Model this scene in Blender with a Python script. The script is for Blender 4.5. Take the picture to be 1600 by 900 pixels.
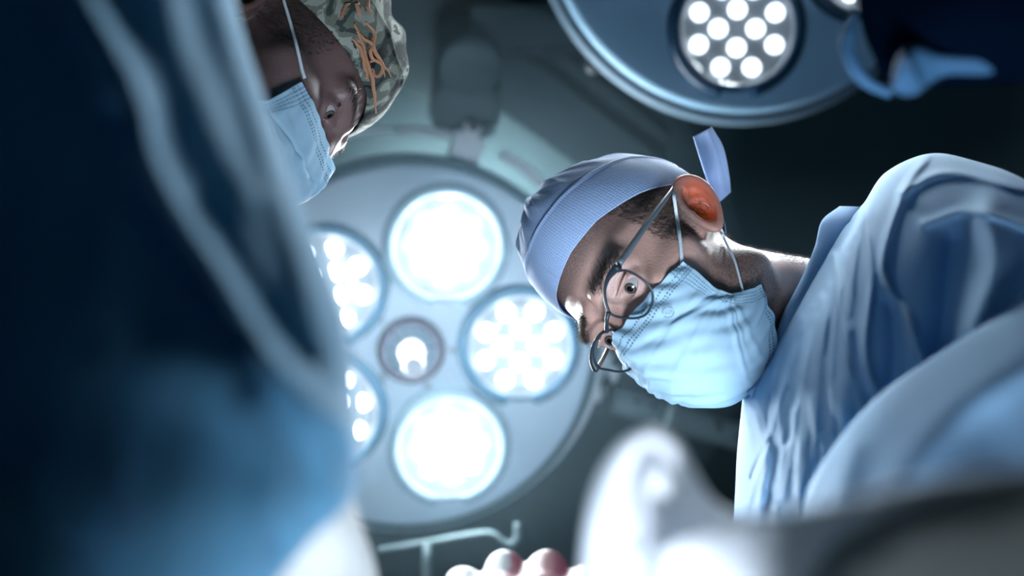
import bpy, bmesh, math, random
import numpy as np
from mathutils import Matrix, Vector, Euler
random.seed(4); RNG = np.random.default_rng(7)
for _o in list(bpy.data.objects): bpy.data.objects.remove(_o)
C = bpy.context.scene.collection
SC = bpy.context.scene

# ============================== CAMERA ==============================
FPX = 1778.0                                  # focal length in pixels of the 1600 px wide frame
ELEV = math.radians(50)                       # the camera looks up from the table
CAM = np.array([0.0, 0.0, 1.0])
_s, _c = math.sin(ELEV), math.cos(ELEV)
RC = np.array([[1, 0, 0], [0, -_s, -_c], [0, _c, -_s]])   # columns: right, up, back
cd = bpy.data.cameras.new('camera'); cam = bpy.data.objects.new('camera', cd); C.objects.link(cam)
cd.sensor_width = 36; cd.lens = 36 * FPX / 1600; cd.clip_start = .02
cam.location = CAM; cam.rotation_euler = (math.radians(90) + ELEV, 0, 0)
cd.dof.use_dof = True; cd.dof.focus_distance = 1.06; cd.dof.aperture_fstop = 2.2
SC.camera = cam

# ============================== LIGHT AND EXPOSURE ==============================
SC.view_settings.view_transform = 'Standard'; SC.view_settings.look = 'None'
SC.view_settings.exposure = 0.0; SC.view_settings.gamma = 1.0; SC.view_settings.use_curve_mapping = False
w = bpy.data.worlds.new('world'); SC.world = w; w.use_nodes = True
w.node_tree.nodes['Background'].inputs[0].default_value = (.10, .30, .48, 1)
w.node_tree.nodes['Background'].inputs[1].default_value = .02

def W(X):                                     # camera frame (x right, y up, z back) -> world
    return np.asarray(X, float) @ RC.T + CAM
def cam_pt(px, py, d): return np.array([(px - 800) * d / FPX, -(py - 450) * d / FPX, -d])
def at(px, py, d): return W(cam_pt(px, py, d))
def area(name, loc, target, size, power, color, shape='DISK', spread=180):
    l = bpy.data.lights.new(name, 'AREA'); l.energy = power; l.color = color; l.shape = shape; l.size = size
    l.spread = math.radians(spread)
    o = bpy.data.objects.new(name, l); C.objects.link(o); o.location = loc
    o.rotation_euler = (Vector(target) - Vector(loc)).to_track_quat('-Z', 'Y').to_euler()
    return o
# added fill lamps without fixtures: ceiling patch, right surgeon, drape peak, side
area('ceiling_fill', at(700, 560, 2.3), at(760, 90, 2.75), .3, 3.2, (.80, .92, 1.0), spread=85)  # unseen lamp added behind the large light to brighten the ceiling
area('face_fill', W((.12, -.52, -.06)), at(1110, 500, 1.1), .25, 3.7, (.74, .85, 1.0), spread=72)  # unseen fill added below the camera for face and gown
area('drape_fill', W((.14, -.36, -.04)), at(1040, 790, .50), .12, .11, (.90, .95, 1.0), spread=46)  # unseen fill added to whiten the raised drape peak
area('side_fill', at(1500, -1300, 2.0), at(1150, 330, 1.1), .5, 16, (.8, .92, 1.0))  # unseen fill added from the upper side onto the right surgeon

# ============================== MESH HELPERS ==============================
def mat(name, color, rough=.6, metal=0, bump=0, bscale=80, vary=0, vscale=6, sss=0, sssr=(1, .3, .15), trans=0, tcol=None, emit=None, es=0, sheen=0, spec=.5):
    m = bpy.data.materials.new(name); m.use_nodes = True; nt = m.node_tree; b = nt.nodes['Principled BSDF']
    col = tuple(color) + (1,)
    b.inputs['Base Color'].default_value = col; b.inputs['Roughness'].default_value = rough
    b.inputs['Metallic'].default_value = metal; b.inputs['Specular IOR Level'].default_value = spec
    if sss: b.inputs['Subsurface Weight'].default_value = sss; b.inputs['Subsurface Radius'].default_value = sssr; b.inputs['Subsurface Scale'].default_value = .01
    if sheen: b.inputs['Sheen Weight'].default_value = sheen; b.inputs['Sheen Roughness'].default_value = .5
    if emit: b.inputs['Emission Color'].default_value = tuple(emit) + (1,); b.inputs['Emission Strength'].default_value = es
    tc = nt.nodes.new('ShaderNodeTexCoord')
    if vary:
        n = nt.nodes.new('ShaderNodeTexNoise'); n.inputs['Scale'].default_value = vscale; n.inputs['Detail'].default_value = 4
        nt.links.new(tc.outputs['Object'], n.inputs['Vector'])
        r = nt.nodes.new('ShaderNodeMix'); r.data_type = 'RGBA'
        r.inputs[6].default_value = tuple(c * (1 - vary) for c in color) + (1,); r.inputs[7].default_value = tuple(min(1, c * (1 + vary)) for c in color) + (1,)
        nt.links.new(n.outputs[0], r.inputs[0]); nt.links.new(r.outputs[2], b.inputs['Base Color'])
    if bump:
        n = nt.nodes.new('ShaderNodeTexNoise'); n.inputs['Scale'].default_value = bscale; n.inputs['Detail'].default_value = 5
        nt.links.new(tc.outputs['Object'], n.inputs['Vector'])
        bp = nt.nodes.new('ShaderNodeBump'); bp.inputs['Strength'].default_value = 1; bp.inputs['Distance'].default_value = bump
        nt.links.new(n.outputs[0], bp.inputs['Height']); nt.links.new(bp.outputs[0], b.inputs['Normal'])
    if trans:
        t = nt.nodes.new('ShaderNodeBsdfTranslucent'); t.inputs[0].default_value = tuple(tcol or color) + (1,)
        mx = nt.nodes.new('ShaderNodeMixShader'); mx.inputs[0].default_value = trans
        nt.links.new(b.outputs[0], mx.inputs[1]); nt.links.new(t.outputs[0], mx.inputs[2])
        nt.links.new(mx.outputs[0], nt.nodes['Material Output'].inputs[0])
    return m
def pivot(p):
    return np.array(p.matrix_world.translation) if p is None else np.array(ORG[p.name])
ORG = {}
def raw(name, V, F, m, parent=None, smooth=True):   # V in world coordinates
    V = np.asarray(V, float)
    me = bpy.data.meshes.new(name)
    org = ORG[parent.name] if parent is not None else np.array([V[:, 0].mean(), V[:, 1].mean(), V[:, 2].min()])
    me.from_pydata((V - org).tolist(), [], [tuple(int(i) for i in f) for f in F]); me.materials.append(m)
    bm = bmesh.new(); bm.from_mesh(me); bmesh.ops.recalc_face_normals(bm, faces=bm.faces); bm.to_mesh(me); bm.free()
    me.polygons.foreach_set('use_smooth', [smooth] * len(me.polygons))
    o = bpy.data.objects.new(name, me); C.objects.link(o)
    if parent is not None: o.parent = parent; ORG[o.name] = org
    else: o.location = org; ORG[o.name] = org
    return o
def thing(name, label, cat, loc, group=None):
    o = bpy.data.objects.new(name, None); C.objects.link(o); o.location = loc; o.empty_display_size = .05
    ORG[o.name] = np.array(loc, float); tag(o, label, cat, group); return o
def tag(o, label, cat, group=None):
    o['label'] = label; o['category'] = cat
    if group: o['group'] = group
    return o
def struct(o): o['kind'] = 'structure'; return o
def spline(P, n):
    P = np.asarray(P, float)
    Q = np.vstack([2 * P[0] - P[1], P, 2 * P[-1] - P[-2]])
    seg = np.linalg.norm(np.diff(P, axis=0), axis=1); cum = np.r_[0, np.cumsum(np.maximum(seg, 1e-9))]
    t = np.linspace(0, cum[-1], n); out = []
    for a in t:
        i = min(len(seg) - 1, max(0, np.searchsorted(cum, a, side='right') - 1)); u = (a - cum[i]) / max(seg[i], 1e-9)
        p0, p1, p2, p3 = Q[i], Q[i + 1], Q[i + 2], Q[i + 3]
        out.append(.5 * ((2 * p1) + (p2 - p0) * u + (2 * p0 - 5 * p1 + 4 * p2 - p3) * u * u + (3 * p1 - p0 - 3 * p2 + p3) * u ** 3))
    return np.array(out)
def uspline(P, n):                            # uniform parameter, keeps control points in step with one another
    P = np.asarray(P, float)
    if P.ndim == 1: P = P[:, None]; sq = True
    else: sq = False
    Q = np.vstack([2 * P[0] - P[1], P, 2 * P[-1] - P[-2]]); t = np.linspace(0, len(P) - 1, n)
    i = np.minimum(t.astype(int), len(P) - 2); u = (t - i)[:, None]
    p0, p1, p2, p3 = Q[i], Q[i + 1], Q[i + 2], Q[i + 3]
    o = .5 * ((2 * p1) + (p2 - p0) * u + (2 * p0 - 5 * p1 + 4 * p2 - p3) * u * u + (3 * p1 - p0 - 3 * p2 + p3) * u ** 3)
    return o[:, 0] if sq else o
def gridfaces(nu, nv, wrap=False, base=0):
    F = []
    for i in range(nu - 1):
        for j in range(nv if wrap else nv - 1):
            k = (j + 1) % nv
            F.append((base + i * nv + j, base + i * nv + k, base + (i + 1) * nv + k, base + (i + 1) * nv + j))
    return F
def tube(pts, r, n=12, m=24, flat=1.0, resample=True):   # world points -> closed tube (verts, faces)
    P = spline(pts, m) if resample else np.asarray(pts, float)
    r = np.interp(np.linspace(0, 1, len(P)), np.linspace(0, 1, len(r)), r) if hasattr(r, '__len__') else np.full(len(P), r)
    T = np.gradient(P, axis=0); T /= np.linalg.norm(T, axis=1)[:, None] + 1e-12
    a = np.array([0, 0, 1.0]) if abs(T[0, 2]) < .9 else np.array([1.0, 0, 0])
    N = np.cross(T[0], a); N /= np.linalg.norm(N); V = []
    for i in range(len(P)):
        N = N - T[i] * (N @ T[i]); N /= np.linalg.norm(N); B = np.cross(T[i], N)
        for k in range(n):
            q = 2 * math.pi * k / n; V.append(P[i] + r[i] * (math.cos(q) * N + flat * math.sin(q) * B))
    F = gridfaces(len(P), n, True); F.append(tuple(range(n))[::-1]); F.append(tuple((len(P) - 1) * n + k for k in range(n)))
    return np.array(V), F
def merge(*parts):
    V = []; F = []; b = 0
    for v, f in parts:
        V.append(np.asarray(v)); F += [tuple(i + b for i in q) for q in f]; b += len(v)
    return np.vstack(V), F
def lathe(prof, n=64, caps=True):                        # (r, z) profile around local z
    V = []; F = []
    for r, z in prof:
        for k in range(n):
            q = 2 * math.pi * k / n; V.append((r * math.cos(q), r * math.sin(q), z))
    F = gridfaces(len(prof), n, True)
    if not caps: return np.array(V), F
    if prof[0][0] > 1e-6: F.append(tuple(range(n))[::-1]) if prof[0] != prof[-1] else None
    if prof[-1][0] > 1e-6 and prof[0] != prof[-1]: F.append(tuple((len(prof) - 1) * n + k for k in range(n)))
    return np.array(V), F
def box(c, s, R=None):
    V = np.array([(x, y, z) for x in (-.5, .5) for y in (-.5, .5) for z in (-.5, .5)]) * np.array(s)
    if R is not None: V = V @ np.array(R).T
    F = [(0, 1, 3, 2), (4, 6, 7, 5), (0, 4, 5, 1), (2, 3, 7, 6), (0, 2, 6, 4), (1, 5, 7, 3)]
    return V + np.array(c), F
def bevel(o, wd=.003, seg=2):
    m = o.modifiers.new('bevel', 'BEVEL'); m.width = wd; m.segments = seg; m.limit_method = 'ANGLE'; return o
def seg_dist(X, Y, pts):
    d = np.full(X.shape, 1e9)
    for (a, b) in zip(pts[:-1], pts[1:]):
        ax, ay = a; bx, by = b; L = (bx - ax) ** 2 + (by - ay) ** 2
        t = np.clip(((X - ax) * (bx - ax) + (Y - ay) * (by - ay)) / L, 0, 1)
        d = np.minimum(d, np.hypot(X - ax - t * (bx - ax), Y - ay - t * (by - ay)))
    return d
def loft(A, B, depA, depB, thk, nu=120, nv=160, ridges=(), wob=0, p=.8):
    """closed cloth volume between two edge lines; depths in metres from the table camera, folds as raised ridges"""
    A = uspline(A, nu); B = uspline(B, nu); dA = uspline(depA, nu); dB = uspline(depB, nu); th = uspline(thk, nu)
    q = np.linspace(0, 2 * math.pi, nv, endpoint=False)
    cq = np.sign(np.cos(q)) * np.abs(np.cos(q)) ** p; sq = np.sign(np.sin(q)) * np.abs(np.sin(q)) ** p
    PX = (A[:, :1] + B[:, :1]) / 2 + (A[:, :1] - B[:, :1]) / 2 * cq; PY = (A[:, 1:] + B[:, 1:]) / 2 + (A[:, 1:] - B[:, 1:]) / 2 * cq
    D = ((dA + dB) / 2)[:, None] + ((dA - dB) / 2)[:, None] * cq - th[:, None] * sq
    front = np.clip(sq, 0, 1) ** .5
    H = np.zeros_like(D)
    for pts, wd, h in ridges:
        sp = spline(pts, 24); H += h * np.exp(-(seg_dist(PX, PY, sp.tolist()) / wd) ** 2)
    if wob:
        for k in range(10):
            fx, fy, ph = RNG.normal() * .02, RNG.normal() * .02, RNG.random() * 6.28; H += wob / 3 * np.sin(fx * PX + fy * PY + ph)
    D = D - H * front
    V = np.stack([(PX - 800) * D / FPX, -(PY - 450) * D / FPX, -D], -1).reshape(-1, 3)
    F = gridfaces(nu, nv, True)
    c0 = V[:nv].mean(0); c1 = V[-nv:].mean(0); V = np.vstack([V, c0, c1]); n = len(V)
    F += [(k, (k + 1) % nv, n - 2) for k in range(nv)] + [((nu - 1) * nv + (k + 1) % nv, (nu - 1) * nv + k, n - 1) for k in range(nv)]
    return W(V), F

# ============================== SIGNED DISTANCE BODIES ==============================
def rotv(v):
    v = np.array(v, float); t = np.linalg.norm(v) + 1e-12; k = v / t
    K = np.array([[0, -k[2], k[1]], [k[2], 0, -k[0]], [-k[1], k[0], 0]])
    return np.eye(3) + np.sin(t) * K + (1 - np.cos(t)) * K @ K
# heads: x = person's right, y = where the face points, z = crown; origin between the ear canals
HEADS = {'A': (rotv((1.80910386, -1.57107314, -1.7067282)), np.array([.15645158, .00580385, -1.10899552])),
         'B': (rotv((-2.5068492, -1.06452141, -1.24642312)), np.array([-0.24589708, 0.20113734, -1.07529686]))}
def h2c(k, X): R, t = HEADS[k]; return np.asarray(X, float) @ R.T + t
def c2h(k, X): R, t = HEADS[k]; return (np.asarray(X, float) - t) @ R
def h2w(k, X): return W(h2c(k, X))
def smin(a, b, k):
    h = np.clip(.5 + .5 * (b - a) / k, 0, 1); return b * (1 - h) + a * h - k * h * (1 - h)
def smax(a, b, k): return -smin(-a, -b, k)
def ell(P, c, r):
    q = [(P[i] - c[i]) / r[i] for i in range(3)]
    k0 = np.sqrt(q[0] ** 2 + q[1] ** 2 + q[2] ** 2); k1 = np.sqrt((q[0] / r[0]) ** 2 + (q[1] / r[1]) ** 2 + (q[2] / r[2]) ** 2) + 1e-9
    return k0 * (k0 - 1) / k1
def cap(P, a, b, ra, rb=None):
    rb = ra if rb is None else rb; a = np.array(a, float); b = np.array(b, float); ab = b - a
    h = np.clip(((P[0] - a[0]) * ab[0] + (P[1] - a[1]) * ab[1] + (P[2] - a[2]) * ab[2]) / (ab @ ab), 0, 1)
    return np.sqrt((P[0] - a[0] - h * ab[0]) ** 2 + (P[1] - a[1] - h * ab[1]) ** 2 + (P[2] - a[2] - h * ab[2]) ** 2) - (ra + (rb - ra) * h)
EC = np.array((.083, -.008, .006)); EU = np.array((0.20, -.42, .87)); EU /= np.linalg.norm(EU)
EW = np.array((.86, .42, 0.)); EW -= EU * (EW @ EU); EW /= np.linalg.norm(EW)
EV = np.cross(EU, EW); EV = EV if EV[1] < 0 else -EV
def ear_frame(P):
    D = (np.abs(P[0]) - EC[0], P[1] - EC[1], P[2] - EC[2])
    f = lambda a: D[0] * a[0] + D[1] * a[1] + D[2] * a[2]
    return f(EU), f(EV), f(EW)
def head_sdf(P, neck_to):
    x, y, z = P; ax = np.abs(x); Q = (ax, y, z)
    d = ell(P, (0, -.012, .052), (.078, .098, .088))
    d = smin(d, ell(P, (0, .03, -.015), (.062, .066, .088)), .03)
    d = smin(d, cap(Q, (.052, .0, -.062), (.0, .076, -.098), .022, .021), .03)
    d = smin(d, cap(P, (0, .03, -.055), (0, .06, -.07), .05, .035), .03)
    d = smin(d, cap(Q, (.012, .090, .036), (.042, .078, .036), .010, .011), .014)
    d = smin(d, cap(Q, (.045, .072, -.012), (.062, .035, -.006), .013, .012), .02)
    d = smax(d, -ell(Q, (.034, .110, .010), (.020, .024, .014)), .012)
    d = smin(d, cap(P, (0, .094, .022), (0, .119, -.026), .0075, .0105), .010)
    d = smin(d, ell(Q, (.0125, .107, -.032), (.009, .013, .009)), .007)
    d = smin(d, ell(P, (0, .094, -.063), (.024, .012, .012)), .008)
    eb = np.sqrt((ax - .032) ** 2 + (y - .078) ** 2 + (z - .014) ** 2) - .0142
    d = smin(d, eb, .004)
    d = smax(d, -ell(Q, (.0325, .094, .0120), (.0155, .013, .0066)), .0015)
    d = smin(d, ell(Q, (.031, .0905, .0195), (.0150, .0035, .0016)), .002)   # upper lid fold
    d = smin(d, cap(P, (0, -.022, -.045), neck_to, .050, .060), .025)
    U, V, Wd = ear_frame(P)
    half = np.clip(.0170 + .12 * U, .0085, .0195)
    rr = np.sqrt((V / half) ** 2 + (U / .0320) ** 2)
    plate = np.maximum((rr - 1) * .014, np.abs(Wd - .003) - .0020)
    rim = np.sqrt(((rr - .90) * .018) ** 2 + (Wd - .0075) ** 2) - .0034
    anti = np.sqrt(((np.sqrt((V / (half * .62)) ** 2 + ((U - .003) / .019) ** 2) - .95) * .012) ** 2 + (Wd - .0066) ** 2) - .0026
    anti = np.maximum(anti, -V - .004)
    E = (V, U, Wd)
    e = smin(plate, rim, .003); e = smin(e, anti, .003)
    e = smin(e, ell(E, (-.009, -.003, -.009), (.011, .022, .012)), .008)
    e = smin(e, ell(E, (.0, -.006, -.0055), (.0125, .016, .0068)), .003)
    e = smax(e, -ell(E, (-.001, -.006, .0052), (.0098, .0130, .0080)), .003)
    e = smin(e, ell(E, (-.0115, -.009, .004), (.0035, .006, .005)), .003)
    d = smin(d, e, .004); d = smax(d, -ell(E, (-.0065, -.011, -.002), (.0035, .0045, .012)), .002)
    return d
def surfnets(f, lo, hi, h, refine=True):
    ax = [np.arange(lo[i], hi[i] + h, h, dtype=np.float32) for i in range(3)]
    P = (ax[0][:, None, None], ax[1][None, :, None], ax[2][None, None, :])
    V = f(P).astype(np.float32); V = np.broadcast_to(V, (len(ax[0]), len(ax[1]), len(ax[2])))
    ins = V < 0; cnt = np.zeros([s - 1 for s in V.shape], np.int8)
    offs = [(i, j, k) for i in (0, 1) for j in (0, 1) for k in (0, 1)]
    for i, j, k in offs: cnt += ins[i:i + cnt.shape[0], j:j + cnt.shape[1], k:k + cnt.shape[2]]
    act = (cnt > 0) & (cnt < 8); I = np.argwhere(act); idx = np.full(act.shape, -1, np.int64); idx[act] = np.arange(len(I))
    S = np.zeros((len(I), 3)); N = np.zeros(len(I))
    for a in offs:
        for d in range(3):
            if a[d] == 0:
                b = list(a); b[d] = 1
                va = V[I[:, 0] + a[0], I[:, 1] + a[1], I[:, 2] + a[2]]; vb = V[I[:, 0] + b[0], I[:, 1] + b[1], I[:, 2] + b[2]]
                m = (va < 0) != (vb < 0); t = np.where(m, va / np.where(m, va - vb, 1), 0)
                p = np.tile(np.array(a, float), (len(I), 1)); p[:, d] += t
                S[m] += p[m]; N[m] += 1
    X = (I + S / N[:, None]) * h + np.array([a[0] for a in ax])
    F = []
    for d in range(3):
        e1, e2 = [q for q in range(3) if q != d]
        sl = [slice(None)] * 3; sl2 = [slice(None)] * 3; sl[d] = slice(0, -1); sl2[d] = slice(1, None)
        cr = np.argwhere(ins[tuple(sl)] != ins[tuple(sl2)])
        ok = (cr[:, e1] > 0) & (cr[:, e2] > 0) & (cr[:, e1] < act.shape[e1]) & (cr[:, e2] < act.shape[e2]); cr = cr[ok]
        q = []
        for (u, v) in ((0, 0), (-1, 0), (-1, -1), (0, -1)):
            c = cr.copy(); c[:, e1] += u; c[:, e2] += v; q.append(idx[c[:, 0], c[:, 1], c[:, 2]])
        q = np.array(q).T; sg = ins[cr[:, 0], cr[:, 1], cr[:, 2]] ^ (d == 1); q[~sg] = q[~sg][:, ::-1]
        F.append(q)
    F = np.vstack(F); F = F[(F >= 0).all(1)]
    if refine:
        for _ in range(2):
            e = 2e-4; g = lambda Y: f((Y[:, 0], Y[:, 1], Y[:, 2])); v0 = g(X)
            G = np.stack([(g(X + e * np.eye(3)[i]) - v0) / e for i in range(3)], -1); n2 = (G ** 2).sum(1) + .05
            st = -(v0 / n2)[:, None] * G; l = np.linalg.norm(st, axis=1)[:, None] + 1e-12; X = X + st * np.minimum(1, h / l) * .8
    return X, F
NECK = {'A': c2h('A', cam_pt(1330, 512, 1.12)), 'B': np.array((0, -.055, -.19))}
def march(k, px, py, off=0):                  # first touch of the head along a ray from the table
    o = c2h(k, np.zeros(3)); r = cam_pt(px, py, 1.0); r /= np.linalg.norm(r); dr = r @ HEADS[k][0]; t = .8
    for i in range(160):
        p = o + dr * t; d = float(head_sdf(tuple(np.array([c]) for c in p), NECK[k])[0]) - off
        if d < 3e-4: return p
        t += d * .7
        if t > 1.5: return None
    return None

# ============================== MATERIALS ==============================
M = {}
M['gown'] = mat('blue_gown_cloth', (.28, .50, .72), .8, bump=.0006, bscale=900, trans=.12, tcol=(.2, .45, .8), sheen=.15, spec=.15)
M['gown_left'] = mat('teal_gown_cloth', (.15, .43, .66), .8, bump=.0005, bscale=700, trans=.10, tcol=(.15, .4, .6), sheen=.15, spec=.15)
M['collar'] = mat('collar_cloth', (.22, .42, .68), .8, bump=.0006, bscale=1100, trans=.1, tcol=(.2, .4, .8), spec=.15)
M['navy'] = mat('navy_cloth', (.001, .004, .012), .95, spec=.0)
M['pale_blue'] = mat('pale_blue_cloth', (.03, .11, .22), .8)
M['white_cloth'] = mat('white_drape_cloth', (.88, .90, .92), .8, bump=.001, bscale=200, vary=.04, trans=.25, tcol=(.7, .75, .8), spec=.2)
M['shaded_drape'] = mat('shade_dark_drape_cloth', (.05, .10, .105), .85, vary=.15)  # shade on the drape's lower fold, put into the cloth colour
M['latex'] = mat('white_latex', (.72, .73, .70), .45, trans=.12, tcol=(.8, .8, .75), bump=.0008, bscale=60)
M['lamp_white'] = mat('lamp_enamel', (.60, .76, .87), .35)
M['lamp_blue'] = mat('blue_grey_enamel', (.42, .70, .90), .4)
M['lamp_dark'] = mat('lamp_dark_trim', (.06, .14, .18), .35)
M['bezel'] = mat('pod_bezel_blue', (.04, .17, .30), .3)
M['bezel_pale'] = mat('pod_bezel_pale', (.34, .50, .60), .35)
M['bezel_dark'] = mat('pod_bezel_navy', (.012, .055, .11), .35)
M['metal'] = mat('brushed_metal', (.38, .45, .50), .3, metal=.7)
M['rail'] = mat('rail_enamel', (.52, .60, .62), .35)
M['reflector'] = mat('pod_reflector', (.42, .46, .50), .35, metal=.2)
M['reflector_dark'] = mat('pod_reflector_grey', (.26, .29, .32), .5)
M['led'] = mat('led_lens', (1, 1, 1), .3, emit=(.92, .97, 1.0), es=10)
M['led_hot'] = mat('led_lens_aimed', (1, 1, 1), .3, emit=(.93, .98, 1.0), es=32)
M['led_second'] = mat('led_lens_second_lamp', (1, 1, 1), .3, emit=(.92, .97, 1.0), es=3.2)
M['mauve'] = mat('mauve_ring', (.06, .045, .08), .4)
M['panel'] = mat('control_panel', (.36, .48, .6), .4)
M['ceiling'] = mat('ceiling_paint', (.060, .112, .122), .8, vary=.15, vscale=1.2)
M['wall'] = mat('wall_paint', (.02, .10, .15), .8, vary=.15, vscale=1.2)
M['fitting'] = mat('ceiling_fitting', (.09, .14, .15), .8)
M['black'] = mat('black_plastic', (.02, .03, .035), .35)
M['frame'] = mat('grey_glasses_frame', (.015, .025, .035), .45)
M['loop'] = mat('ear_loop_elastic', (.6, .7, .75), .8)

def glass_mat(name, k=.08, tint=(.95, .98, 1)):
    m = bpy.data.materials.new(name); m.use_nodes = True; nt = m.node_tree; nt.nodes.remove(nt.nodes['Principled BSDF'])
    t = nt.nodes.new('ShaderNodeBsdfTransparent'); t.inputs[0].default_value = tuple(tint) + (1,)
    g = nt.nodes.new('ShaderNodeBsdfGlossy'); g.inputs['Roughness'].default_value = .05
    x = nt.nodes.new('ShaderNodeMixShader'); x.inputs[0].default_value = k
    nt.links.new(t.outputs[0], x.inputs[1]); nt.links.new(g.outputs[0], x.inputs[2]); nt.links.new(x.outputs[0], nt.nodes['Material Output'].inputs[0]); return m
M['glass'] = glass_mat('spectacle_glass', .02, (.93, .96, .98)); M['cover'] = glass_mat('pod_glass', .05)

def skin_mat(name, base, dark, ear, stub, rough=.45, bump=.0008, et=.65):
    m = mat(name, base, rough, sss=.12, spec=.4); nt = m.node_tree; b = nt.nodes['Principled BSDF']; L = nt.links.new
    def mixc(f, a, c):
        x = nt.nodes.new('ShaderNodeMix'); x.data_type = 'RGBA'
        for s, v in ((0, f), (6, a), (7, c)):
            if isinstance(v, tuple): x.inputs[s].default_value = v + (1,)
            else: L(v, x.inputs[s])
        return x.outputs[2]
    tc = nt.nodes.new('ShaderNodeTexCoord')
    n = nt.nodes.new('ShaderNodeTexNoise'); n.inputs['Scale'].default_value = 28; n.inputs['Detail'].default_value = 6; L(tc.outputs['Object'], n.inputs['Vector'])
    col = mixc(n.outputs[0], tuple(dark), tuple(base))
    a2 = nt.nodes.new('ShaderNodeAttribute'); a2.attribute_name = 'stubble'
    n2 = nt.nodes.new('ShaderNodeTexNoise'); n2.inputs['Scale'].default_value = 900; n2.inputs['Detail'].default_value = 2; L(tc.outputs['Object'], n2.inputs['Vector'])
    mr = nt.nodes.new('ShaderNodeMapRange'); mr.inputs[1].default_value = .35; mr.inputs[2].default_value = .6; L(n2.outputs[0], mr.inputs[0])
    ml = nt.nodes.new('ShaderNodeMath'); ml.operation = 'MULTIPLY'; L(a2.outputs['Fac'], ml.inputs[0])
    ad = nt.nodes.new('ShaderNodeMath'); ad.operation = 'MULTIPLY_ADD'; L(mr.outputs[0], ad.inputs[0]); ad.inputs[1].default_value = .45; ad.inputs[2].default_value = .5
    L(ad.outputs[0], ml.inputs[1])
    col = mixc(ml.outputs[0], col, tuple(stub))
    a1 = nt.nodes.new('ShaderNodeAttribute'); a1.attribute_name = 'ear'
    col = mixc(a1.outputs['Fac'], col, tuple(ear)); L(col, b.inputs['Base Color'])
    n3 = nt.nodes.new('ShaderNodeTexNoise'); n3.inputs['Scale'].default_value = 420; n3.inputs['Detail'].default_value = 3; L(tc.outputs['Object'], n3.inputs['Vector'])
    bp = nt.nodes.new('ShaderNodeBump'); bp.inputs['Distance'].default_value = bump; bp.inputs['Strength'].default_value = .6; L(n3.outputs[0], bp.inputs['Height']); L(bp.outputs[0], b.inputs['Normal'])
    t = nt.nodes.new('ShaderNodeBsdfTranslucent'); t.inputs[0].default_value = (1.0, .38, .12, 1)
    mx = nt.nodes.new('ShaderNodeMixShader'); mm = nt.nodes.new('ShaderNodeMath'); mm.operation = 'MULTIPLY'; L(a1.outputs['Fac'], mm.inputs[0]); mm.inputs[1].default_value = et
    L(mm.outputs[0], mx.inputs[0]); L(b.outputs[0], mx.inputs[1]); L(t.outputs[0], mx.inputs[2]); L(mx.outputs[0], nt.nodes['Material Output'].inputs[0])
    return m
M['skin'] = skin_mat('light_skin', (.56, .36, .30), (.46, .27, .22), (.55, .30, .25), (.07, .055, .05))
M['skin_brown'] = skin_mat('brown_skin', (.21, .135, .125), (.10, .062, .058), (.17, .08, .06), (.03, .022, .02), et=.12)
def eye_mat():
    m = mat('eyeball', (.32, .30, .30), .2); nt = m.node_tree; a = nt.nodes.new('ShaderNodeAttribute'); a.attribute_name = 'iris'
    r = nt.nodes.new('ShaderNodeValToRGB'); e = r.color_ramp.elements; e[0].position = 0; e[0].color = (.34, .32, .31, 1); e[1].position = 1; e[1].color = (.004, .004, .005, 1)
    for p, c in ((.30, (.32, .30, .30, 1)), (.36, (.02, .015, .013, 1)), (.62, (.12, .09, .07, 1)), (.68, (.004, .004, .005, 1))):
        q = e.new(p); q.color = c
    nt.links.new(a.outputs['Fac'], r.inputs[0]); nt.links.new(r.outputs[0], nt.nodes['Principled BSDF'].inputs['Base Color']); return m
M['eye'] = eye_mat()
M['hair'] = mat('dark_hair', (.035, .026, .022), .5)
M['hair_grey'] = mat('short_hair', (.10, .085, .08), .5)

def mask_mat():
    m = mat('mask_fabric', (.44, .65, .77), .7, bump=.0003, bscale=1300, trans=.25, tcol=(.4, .75, .95), spec=.2)
    nt = m.node_tree; a = nt.nodes.new('ShaderNodeAttribute'); a.attribute_name = 'stitch'
    x = nt.nodes.new('ShaderNodeMix'); x.data_type = 'RGBA'; x.inputs[6].default_value = (.44, .65, .77, 1); x.inputs[7].default_value = (.04, .12, .2, 1)
    nt.links.new(a.outputs['Fac'], x.inputs[0]); nt.links.new(x.outputs[2], nt.nodes['Principled BSDF'].inputs['Base Color']); return m
M['mask'] = mask_mat()
def weave_mat(name, col, col2, scale):
    m = mat(name, col, .8, trans=.12, tcol=col, spec=.15, sheen=.1); nt = m.node_tree; L = nt.links.new
    tc = nt.nodes.new('ShaderNodeTexCoord'); v = nt.nodes.new('ShaderNodeTexVoronoi'); v.inputs['Scale'].default_value = scale; L(tc.outputs['UV'], v.inputs['Vector'])
    v.inputs['Randomness'].default_value = .15
    x = nt.nodes.new('ShaderNodeMix'); x.data_type = 'RGBA'; x.inputs[6].default_value = tuple(col2) + (1,); x.inputs[7].default_value = tuple(col) + (1,)
    mr = nt.nodes.new('ShaderNodeMapRange'); mr.inputs[1].default_value = .15; mr.inputs[2].default_value = .5; L(v.outputs[0], mr.inputs[0]); L(mr.outputs[0], x.inputs[0])
    L(x.outputs[2], nt.nodes['Principled BSDF'].inputs['Base Color'])
    bp = nt.nodes.new('ShaderNodeBump'); bp.inputs['Distance'].default_value = .0008; bp.inputs['Strength'].default_value = .6; L(v.outputs[0], bp.inputs['Height']); L(bp.outputs[0], nt.nodes['Principled BSDF'].inputs['Normal'])
    return m
M['cap_blue'] = weave_mat('blue_woven_cap', (.27, .41, .66), (.46, .58, .78), 60)
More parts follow.
